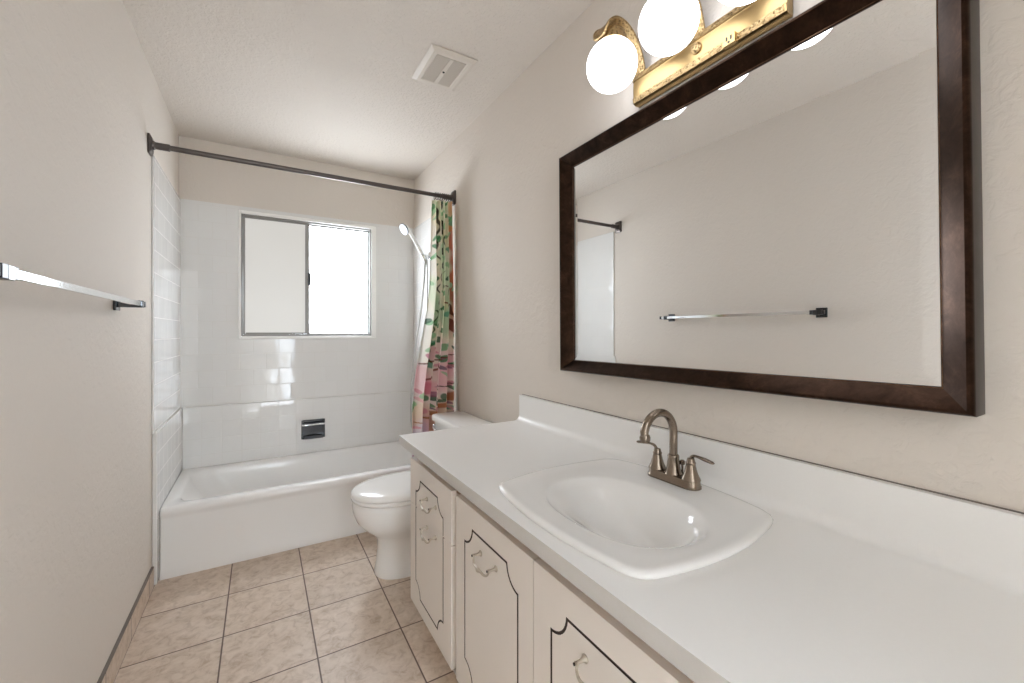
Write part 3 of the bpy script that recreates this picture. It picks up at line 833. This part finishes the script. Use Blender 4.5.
# branches: width-coordinate q (0 .. 0.22) against height
branches = [((0.05, 2.05), (0.075, 1.35), 0.006, '#3a2f22'), ((0.10, 2.05), (0.115, 1.60), 0.007, '#2f2a22'), ((0.115, 1.60), (0.20, 1.30), 0.006, '#5a2f22'), ((0.12, 1.45), (0.22, 1.20), 0.014, '#7b3324'), ((0.06, 1.35), (0.06, 1.02), 0.005, '#3e5a35'),
            ((0.02, 1.02), (0.22, 1.075), 0.006, '#6d3a2a'), ((0.05, 0.90), (0.14, 1.04), 0.005, '#8a4636'), ((0.02, 0.66), (0.12, 0.72), 0.018, '#b3794e'), ((0.12, 0.72), (0.22, 0.84), 0.026, '#b0673c'), ((0.11, 0.86), (0.22, 0.905), 0.004, '#503126'), ((0.15, 0.58), (0.20, 0.74), 0.004, '#4a2d24'), ((0.0, 0.55), (0.08, 0.30), 0.010, '#9a6a48')]
def printcol(q, z):
    wob = 0.006 * math.sin(z * 21 + q * 40) + 0.004 * math.sin(z * 57 - q * 30)
    f = (CT - z) / (CT - CB)
    c = mixc(L3('#f0e8d6'), L3('#f3e5e3'), max(0, min(1, (f - 0.45) * 3)))
    edge = max(0, min(1, (0.035 - q) / 0.03))
    c = mixc(c, L3('#dfe3e2'), edge * 0.8 * min(1, f * 3))
    def blob(c, lst, soft):
        for (bx, bz, rx, rz, an, h) in lst:
            dz = z - bz
            if abs(dz) > rz * 1.6: continue
            dx = (q + wob * 0.5 - bx) + an * dz
            d = (dx / rx) ** 2 + (dz / rz) ** 2
            if d < 1: c = mixc(c, L3(h), min(1, (1 - d) * soft[0]) * soft[1])
        return c
    c = blob(c, washes, (1.5, 0.62))
    # red vertical streak near the wall side
    r = abs(q + wob - 0.195) ; zz = (z - 1.62) / 0.45
    if r < 0.02 and abs(zz) < 1: c = mixc(c, L3('#c4512f'), min(1, (1 - r / 0.02) * 1.6) * (1 - zz * zz) ** 0.5 * 0.85)
    if q > 0.165 and z > 1.86: c = mixc(c, L3('#d99a4a'), min(1, (q - 0.165) * 30) * 0.7)
    c = blob(c, leaves, (3.0, 0.88))
    c = blob(c, spots, (3.0, 0.8))
    for a, b, wd, h in branches:
        d, t = seg((q + wob, z + wob * 0.7), a, b)
        wv = wd * (0.6 + 0.4 * math.sin(t * 3 + a[1] * 7))
        if d < wv: c = mixc(c, L3(h), min(1, (1 - d / wv) * 2.5) * 0.9)
    # pink flower
    d = math.hypot((q - 0.065) / 0.9, (z - 0.87) / 1.6)
    if d < 0.035: c = mixc(c, L3('#d9718c'), min(1, (1 - d / 0.035) * 2) * 0.8)
    return c
mb = MB(); vs = []; cols = []
for i in range(NZ):
    z = CT + (CB - CT) * i / (NZ - 1)
    for j in range(NS):
        s = j / (NS - 1); vs.append(cpos(s, z))
# colour follows the cloth: coarse table, then per vertex
for i in range(NZ):
    z = CT + (CB - CT) * i / (NZ - 1)
    for j in range(NS): cols.append(printcol(0.22 * j / (NS - 1), z))
mb.add(vs, [(i * NS + j, i * NS + j + 1, (i + 1) * NS + j + 1, (i + 1) * NS + j) for i in range(NZ - 1) for j in range(NS - 1)])
cl = obj('curtain_cloth', mb, M['cloth'], cu, ang=180, recalc=False, merge=False)
ca = cl.data.color_attributes.new('print', 'FLOAT_COLOR', 'POINT')
flat = []
for c in cols: flat += [c[0], c[1], c[2], 1.0]
ca.data.foreach_set('color', flat)
so = cl.modifiers.new('thickness', 'SOLIDIFY'); so.thickness = 0.0012
for i in range(8):
    x = 0.952 + i * 0.0145
    mb = MB()
    pts = [(x + 0.003 * math.sin(a), RY + 0.0185 * math.cos(a), RZ - 0.006 + 0.0235 * math.sin(a)) for a in [2 * PI * k / 16 for k in range(17)]]
    mb.tube(pts, 0.0022, 8, sub=2)
    obj('curtain_ring', mb, M['rod'], cu)

# ------------------------------------------------------------------ hand shower
hs = thing('hand_shower', 'white and chrome hand shower with a long metal hose in the tub alcove', 'shower head', (1.05, 2.95, 1.75))
HY = 2.95
mb = MB().lathe([(0.028, 0), (0.028, 0.004), (0.018, 0.010), (0.011, 0.013), (0.011, 0.034)], (XR - 0.011, HY, 1.775), (-1, 0, 0), 20)
mb.lathe([(0.016, -0.022), (0.018, -0.015), (0.018, 0.015), (0.016, 0.022)], (1.026, HY, 1.762), (-0.55, 0, 0.83), 18)
obj('wall_bracket', mb, M['chrome'], hs)
mb = MB().tube([(1.035, HY, 1.745), (1.012, HY, 1.780), (0.980, HY, 1.835), (0.950, HY, 1.885), (0.925, HY, 1.925), (0.905, HY, 1.950)], [0.011, 0.0125, 0.012, 0.0115, 0.0135, 0.018], 16)
obj('shower_handle', mb, M['white'], hs)
mb = MB().lathe([(0.0, -0.012), (0.018, -0.014), (0.033, -0.004), (0.040, 0.010), (0.041, 0.018), (0.036, 0.022), (0.0, 0.023)], (0.889, HY - 0.004, 1.955), (-0.80, -0.25, -0.50), 28)
for r_, n_ in ((0.012, 6), (0.024, 12)):
    pass
head = obj('shower_head', mb, M['white'], hs)
ax = Vector((-0.80, -0.25, -0.50)).normalized(); qq = ax.to_track_quat('Z', 'Y'); mb = MB()
for r_, n_ in ((0.012, 6), (0.026, 12)):
    for i in range(n_):
        p = Vector((0.889, HY - 0.004, 1.955)) + qq @ Vector((r_ * math.cos(2 * PI * i / n_), r_ * math.sin(2 * PI * i / n_), 0.022))
        mb.lathe([(0.0025, 0), (0.002, 0.003)], p, ax, 8)
mb.lathe([(0.0415, 0.012), (0.043, 0.015), (0.043, 0.018), (0.0405, 0.021)], (0.889, HY - 0.004, 1.955), ax, 28)
obj('nozzles', mb, M['darkchrome'], head)
hp = [(1.036, HY, 1.742), (1.034, HY, 1.70), (1.028, HY, 1.60), (1.012, HY, 1.44), (0.990, HY, 1.28), (0.965, HY, 1.13), (0.944, HY, 0.98), (0.934, HY, 0.82), (0.930, HY, 0.66), (0.940, HY + 0.01, 0.53), (0.975, HY + 0.02, 0.46), (1.015, HY + 0.02, 0.53), (1.036, HY + 0.01, 0.75), (1.045, HY, 1.2), (1.050, HY, 1.65), (1.045, HY, 1.755)]
obj('hose', MB().tube(hp, 0.0062, 10, sub=8), M['hose'], hs)

# ------------------------------------------------------------------ towel bar
tb = thing('towel_bar', 'chrome square towel bar on the beige left wall', 'towel bar', (XL, 1.55, 1.316))
BX, BZ = -0.381, 1.318
obj('bar', MB().box(BX - 0.006, BX + 0.006, 1.028, 2.040, BZ - 0.0085, BZ + 0.0085), M['chrome'], tb, bevel=0.0015)
for yy in (1.060, 2.000):
    mb = MB().box(XL + 0.001, XL + 0.010, yy - 0.026, yy + 0.026, BZ - 0.026, BZ + 0.026)
    mb.box(XL + 0.010, BX + 0.010, yy - 0.012, yy + 0.012, BZ - 0.014, BZ + 0.012)
    obj('bracket', mb, M['darkchrome'], tb, bevel=0.002)
for a, b, g in ((1.020, 1.030, 0.0105), (2.036, 2.048, 0.0105)):
    obj('end_cap', MB().box(BX - 0.008, BX + 0.008, a, b, BZ - g, BZ + g), M['cap'], tb, bevel=0.001)
for a, b, g in ((1.030, 1.062, 0.0125), (1.068, 1.086, 0.0115)):
    obj('collar', MB().box(BX - 0.009, BX + 0.0095, a, b, BZ - g, BZ + g), M['cap'], tb, bevel=0.001)

# ------------------------------------------------------------------ ceiling vent
vx0, vx1, vy0, vy1 = 0.634, 0.858, 1.724, 2.010
ve = thing('ceiling_vent', 'square cream exhaust vent cover on the ceiling', 'vent', ((vx0 + vx1) / 2, (vy0 + vy1) / 2, H))
def vr(i, z): return Z(rrect(vx0 + i, vx1 - i, vy0 + i, vy1 - i, 0.004, 3), z)
obj('cover', MB().rings([vr(0, H - 0.0005), vr(0, H - 0.004), vr(0.020, H - 0.013), vr(0.036, H - 0.013), vr(0.040, H - 0.009)], True, True), M['vent'], ve, ang=20)
xm = (vx0 + vx1) / 2
for a, b in ((vx0 + 0.042, xm - 0.010), (xm + 0.010, vx1 - 0.042)):
    mb = MB(); n = 30
    ya, yb = vy0 + 0.044, vy1 - 0.044
    for i in range(n):
        yy = ya + (yb - ya) * i / (n - 1)
        mb.box(a, b, yy - 0.0025, yy + 0.0025, H - 0.0125, H - 0.0088)
    obj('grille', mb, M['ventdark'], ve)
obj('centre_strip', MB().box(xm - 0.0095, xm + 0.0095, vy0 + 0.041, vy1 - 0.041, H - 0.014, H - 0.0085), M['vent'], ve, bevel=0.001)
obj('screw', MB().lathe([(0.0055, 0), (0.005, 0.003), (0, 0.004)], (xm, (vy0 + vy1) / 2, H - 0.0138), (0, 0, -1), 14), M['darkchrome'], ve)
